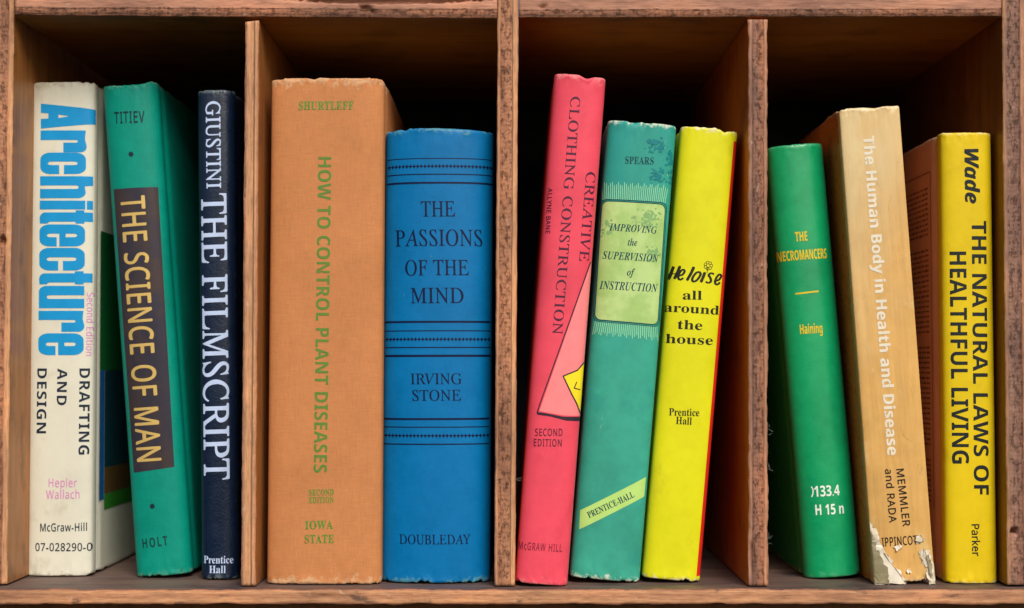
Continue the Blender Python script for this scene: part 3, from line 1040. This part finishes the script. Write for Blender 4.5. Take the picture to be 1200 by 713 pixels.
SM1 = ink((128, 170, 108), 0.55, 600)
SM2 = ink((18, 122, 126), 0.5, 600)
for m, a in ((SM1, (758, 256, 9, 6, 90, 3)), (SM1, (764, 298, 5, 6, 40, 4)), (SM1, (712, 268, 5, 6, 45, 8)), (SM2, (770, 170, 7, 5, 70, 5)), (SM2, (772, 206, 5, 5, 60, 6)), (SM2, (786, 190, 2.5, 12, 40, 9))):
    b.patch("smudge", blots(*a), m, off=0.00013)
b.text("title", [("IMPROVING", 'BI', (714, 270), (769.5, 274), 8.3, 1.02), ("the", 'BI', (735.5, 287.8), (746.5, 288.5), 8.3), ("SUPERVISION", 'BI', (706, 303), (772, 307.5), 8.8, 1.02),
                 ("of", 'BI', (734.5, 323), (744, 323.5), 8.3), ("INSTRUCTION", 'BI', (702.5, 338.5), (771, 342.5), 9.4, 1.02)], DT, off=0.00019)
b.patch("slanted_band", [[(680, 598.5), (757.5, 559.5), (755.5, 582.5), (679, 621)]], ink((176, 214, 118)), off=0.0001)
b.text("publisher_name", [("PRENTICE-HALL", 'B', (690.5, 607.5), (744, 582.5), 7.2, 1.05)], DT, off=0.0002)

# ---- 8 yellow
def yel_top(t):
    return 0.0004 - 0.0006 * math.exp(-((t - 0.6) / 0.2) ** 2) - 0.0004 * max(0, t)
b = Book("bright lemon yellow book leaning right, with a thin red edge beside its spine",
         (798, 149.5), (865, 154), (820.5, 684), (752, 684), cm("yellow_jacket", (212, 210, 26), rough=0.38, wear=(226, 218, 190), wear_amt=0.75, var=0.07, stain=(190, 182, 34), stain_amt=0.5, seed=8.8, wear_len=0.004),
         depth=0.145, shoulder=0.0065, n=3, groove=0.0006, cover=0.002, wear=0.0008, seed=8.8, topf=yel_top,
         side_mats=lambda H, W: (cover_material("yellow_back", (228, 222, 28), H, W, seed=8.2), cover_material("red_front", (205, 38, 26), H, W, rough=0.4, seed=8.5)))
BK = ink((34, 34, 26), 0.05)
b.text("title", [("all", 'B', (800, 351), (822.5, 351.5), 10.5), ("around", 'B', (778.5, 365), (843, 369), 10.5),
                 ("the", 'B', (794, 385.5), (823, 387), 10.8), ("house", 'B', (780.5, 402), (835.5, 404.5), 10.8)], BK)
def brush(pts, w):
    """smooth ribbon through zoomed pixel points; one outline"""
    P = [Vector((776.6 + x / 6.22, 295.3 + y / 5.94)) for x, y in pts]
    P = [P[0] * 2 - P[1]] + P + [P[-1] * 2 - P[-2]]
    C = []
    for i in range(1, len(P) - 2):
        for q in range(5):
            t = q / 5
            C.append(0.5 * (2 * P[i] + (P[i + 1] - P[i - 1]) * t + (2 * P[i - 1] - 5 * P[i] + 4 * P[i + 1] - P[i + 2]) * t * t + (3 * P[i] - P[i - 1] - 3 * P[i + 1] + P[i + 2]) * t ** 3))
    C.append(P[-2])
    L, Q = [], []
    for i, c in enumerate(C):
        d = C[min(i + 1, len(C) - 1)] - C[max(i - 1, 0)]
        d.normalize()
        n = Vector((-d.y, d.x))
        e = 0.5 * w * (0.55 + 0.45 * abs(d.y)) * (0.75 if i in (0, len(C) - 1) else 1)
        L.append(c + n * e)
        Q.append(c - n * e)
    return [[tuple(L[i]), tuple(L[i + 1]), tuple(Q[i + 1]), tuple(Q[i])] for i in range(len(C) - 1)]


hl = []
for pts, w in (([(82, 100), (66, 145), (48, 190)], 3.7), ([(128, 98), (108, 145), (86, 188)], 3.7), ([(44, 160), (60, 150), (90, 152), (110, 140)], 1.7),
               ([(112, 168), (145, 158), (160, 134), (146, 124), (124, 146), (114, 176), (126, 194), (152, 182)], 2.9), ([(228, 104), (206, 150), (176, 200)], 3.7),
               ([(266, 138), (240, 150), (216, 186), (224, 208), (252, 194), (276, 158), (266, 138)], 3.0), ([(308, 142), (294, 178), (278, 212)], 3.7),
               ([(376, 156), (354, 148), (336, 162), (348, 182), (352, 204), (334, 216), (312, 208)], 3.0),
               ([(384, 204), (414, 192), (430, 168), (416, 156), (394, 178), (382, 210), (396, 228), (422, 212)], 2.9)):
    hl += brush(pts, w)
b.patch("title_script", hl, BK)
fl = []
for i in range(7):
    a = i * 2 * math.pi / 7
    fl += stroke(disc(830 + 3.6 * math.cos(a), 311.5 + 3.6 * math.sin(a), 1.7, 8), 0.6, True)
fl += stroke([(829.5, 313), (828.5, 320)], 0.8)
b.patch("flower_drawing", fl, BK)
b.text("publisher_name", [("Prentice", 'B', (784, 487), (819.5, 488), 8.5), ("Hall", 'B', (792, 497), (810.5, 498), 8.5)], BK)
zt, zb = 150, 683
b.patch("red_edge", [[(860.6, 165), (868, 165), (845, 445), (824, 676), (816.6, 676), (836.9, 445)]], ink((205, 38, 26), 0.05), off=0.00012)

# ---- 9 green library book
b = Book("glossy green library book with small yellow title and white call number, leaning left",
         (900, 169.5), (963.5, 168.5), (1010.5, 680), (943, 680), cm("green_buckram", (0, 152, 94), rough=0.34, spec=0.5, weave=0.13, weave_scale=1300, wear=(90, 165, 125), wear_amt=0.45, var=0.11, stain=(0, 126, 84), stain_amt=0.45, seed=9.9),
         depth=0.15, shoulder=0.009, n=2.2, groove=0.0014, wear=0.0005, seed=9.9,
         side_mats=lambda H, W: (cover_material("green_back", (12, 120, 62), H, W, rough=0.4, seed=9.1),) * 2)
YL = ink((214, 190, 44), 0.3)
b.text("title", [("THE", 'SSH', (932.3, 283.3), (946.2, 282.3), 11), ("NECROMANCERS", 'SSH', (913.5, 306.5), (970, 302.5), 11.5)], YL)
b.patch("ornament", stroke([(933, 344.5), (959, 341.5)], 1.9), YL)
b.text("author_name", [("Haining", 'SSH', (938, 391.8), (964, 390.2), 11)], YL)
b.patch("call_mark", stroke([(951.5, 571), (953.2, 574), (953.2, 579), (951.8, 582.5)], 1.3), ink((226, 236, 226), 0.2))
b.text("call_number", [("133.4", 'SSB', (955, 582.5), (984.5, 580.5), 12.3), ("H 15 n", 'SSB', (956.3, 604), (989.5, 602), 12)], ink((226, 236, 226), 0.2))

# ---- 10 glossy tan paperback
b = Book("shiny golden tan book with white lettering and torn paper at the foot of its spine",
         (985, 127.5), (1051, 124), (1098, 685.5), (1021, 685.5), cm("gold_laminate", (208, 162, 92), rough=0.36, spec=0.4, fade=(208, 194, 150), crease=0.6, wear=(225, 212, 176), wear_amt=0.7, var=0.09, streak=0.5, stain=(214, 190, 130), stain_amt=0.5, seed=10.4, wear_len=0.004),
         depth=0.165, shoulder=0.0022, n=6, groove=0.0, cover=0.0018, overhang=0.001, wear=0.0011, seed=10.4, hinge=0.0035, topf=lambda t: -0.0005 * math.exp(-((t - 0.2) / 0.2) ** 2),
         side_mats=lambda H, W: (cover_material("brown_back", (206, 118, 48), H, W, rough=0.3, spec=0.6, var=0.1, streak=0.3, seed=10.9, wear_amt=0.3),) * 2)
b.text("title", [("The Human Body in Health and Disease", 'SSH', (1011.3, 160), (1040, 533.5), 12.6, 1.02)], ink((220, 212, 192), 0.42))
BK2 = ink((40, 32, 26), 0.15)
b.text("author_name", [("MEMMLER", 'SSM', (1050.3, 550), (1058, 617), 8.6, 1.1), ("and RADA", 'SSM', (1037, 550), (1042.2, 612.5), 8.6, 1.1)], BK2)
b.text("publisher_name", [("LIPPINCOTT", 'SSM', (1029.5, 641), (1080, 637.5), 10, 1.1)], BK2)
TORN = ink((224, 216, 198), two=(198, 186, 160))
for e, (pl, am) in enumerate(([[(1018.5, 611), (1024, 616), (1029, 628), (1034, 640), (1036, 648), (1044, 655), (1047, 664), (1056, 671), (1059, 678), (1062, 685), (1020, 685)], 1.7],
                              [[(1076, 647), (1082, 642), (1088, 645), (1092, 655), (1098, 672), (1099, 685), (1090, 684), (1086, 674), (1088, 664), (1081, 660)], 1.6],
                              [[(1071, 631), (1077, 627), (1084, 631), (1080, 635), (1074, 637)], 1.1], [[(1047, 640), (1055, 638), (1057, 643), (1050, 646)], 1.0],
                              [[(1062, 668), (1066, 666), (1067, 671), (1063, 672)], 0.8])):
    b.patch("torn_paper", [rough_poly(pl, am, 5, 11 + e)], TORN, off=0.00022 + e * 1e-5, lift=0.0011)
b.patch("bared_board", [rough_poly([(1019, 622), (1023, 627), (1026, 640), (1033, 655), (1040, 668), (1042, 684), (1021, 684)], 1.6, 5, 25)], ink((134, 126, 96), two=(168, 158, 128)), off=0.0013, lift=0.0006)
b.patch("bared_board", [rough_poly([(1084, 652), (1087, 650), (1091, 662), (1092, 676), (1089, 672)], 1.0, 4, 26)], ink((134, 126, 96), two=(168, 158, 128)), off=0.0013, lift=0.0004)

# ---- 11 yellow with black lettering
b = Book("golden yellow book with heavy black capitals in two lines, against the right side panel",
         (1101, 155), (1161.5, 156), (1168, 685), (1108, 685), cm("golden_jacket", (214, 186, 24), rough=0.36, wear=(216, 205, 150), wear_amt=0.6, var=0.08, stain=(184, 150, 26), stain_amt=0.6, seed=11.3, wear_len=0.004),
         depth=0.15, shoulder=0.0055, n=3.2, groove=0.001, cover=0.002, wear=0.0009, seed=11.3,
         side_mats=lambda H, W: (cover_material("brown_jacket_back", (196, 152, 112), H, W, rough=0.4, seed=11.9, wear_amt=0.3), cover_material("golden_front", (222, 196, 30), H, W, seed=11.1)))
NK = ink((26, 34, 34), 0.12)
b.text("author_name", [("Wade", 'SSBI', (1130, 174.5), (1131, 238), 16.5)], NK)
b.text("title", [("THE NATURAL LAWS OF", 'SSB', (1138.7, 259), (1141.5, 580), 17.5), ("HEALTHFUL LIVING", 'SSB', (1113.3, 295), (1116.3, 543.5), 19)], NK)
b.text("publisher_name", [("Parker", 'SSM', (1138.5, 614.5), (1139.5, 651.5), 8.8)], NK)
DB = ink((118, 84, 64), 0.3)
fr = [(0.020, 0.0208, 194, 600), (0.0209, 0.13, 194, 195.5)]
b.side_patch("cover_frame", -1, fr, DB)
tx = []
rr = random.Random(5)
y = 212
while y < 592:
    a = 0.025
    end = rr.choice((0.124, 0.124, 0.118, 0.09))
    while a < end:
        w = rr.uniform(0.002, 0.0075)
        tx.append((a, a + w, y + rr.uniform(0, 0.5), y + rr.uniform(2.2, 3.0)))
        a += w + 0.0014
    y += 6.2 if rr.random() < 0.86 else 19
b.side_patch("cover_text", -1, tx, DB)

bpy.context.view_layer.update()
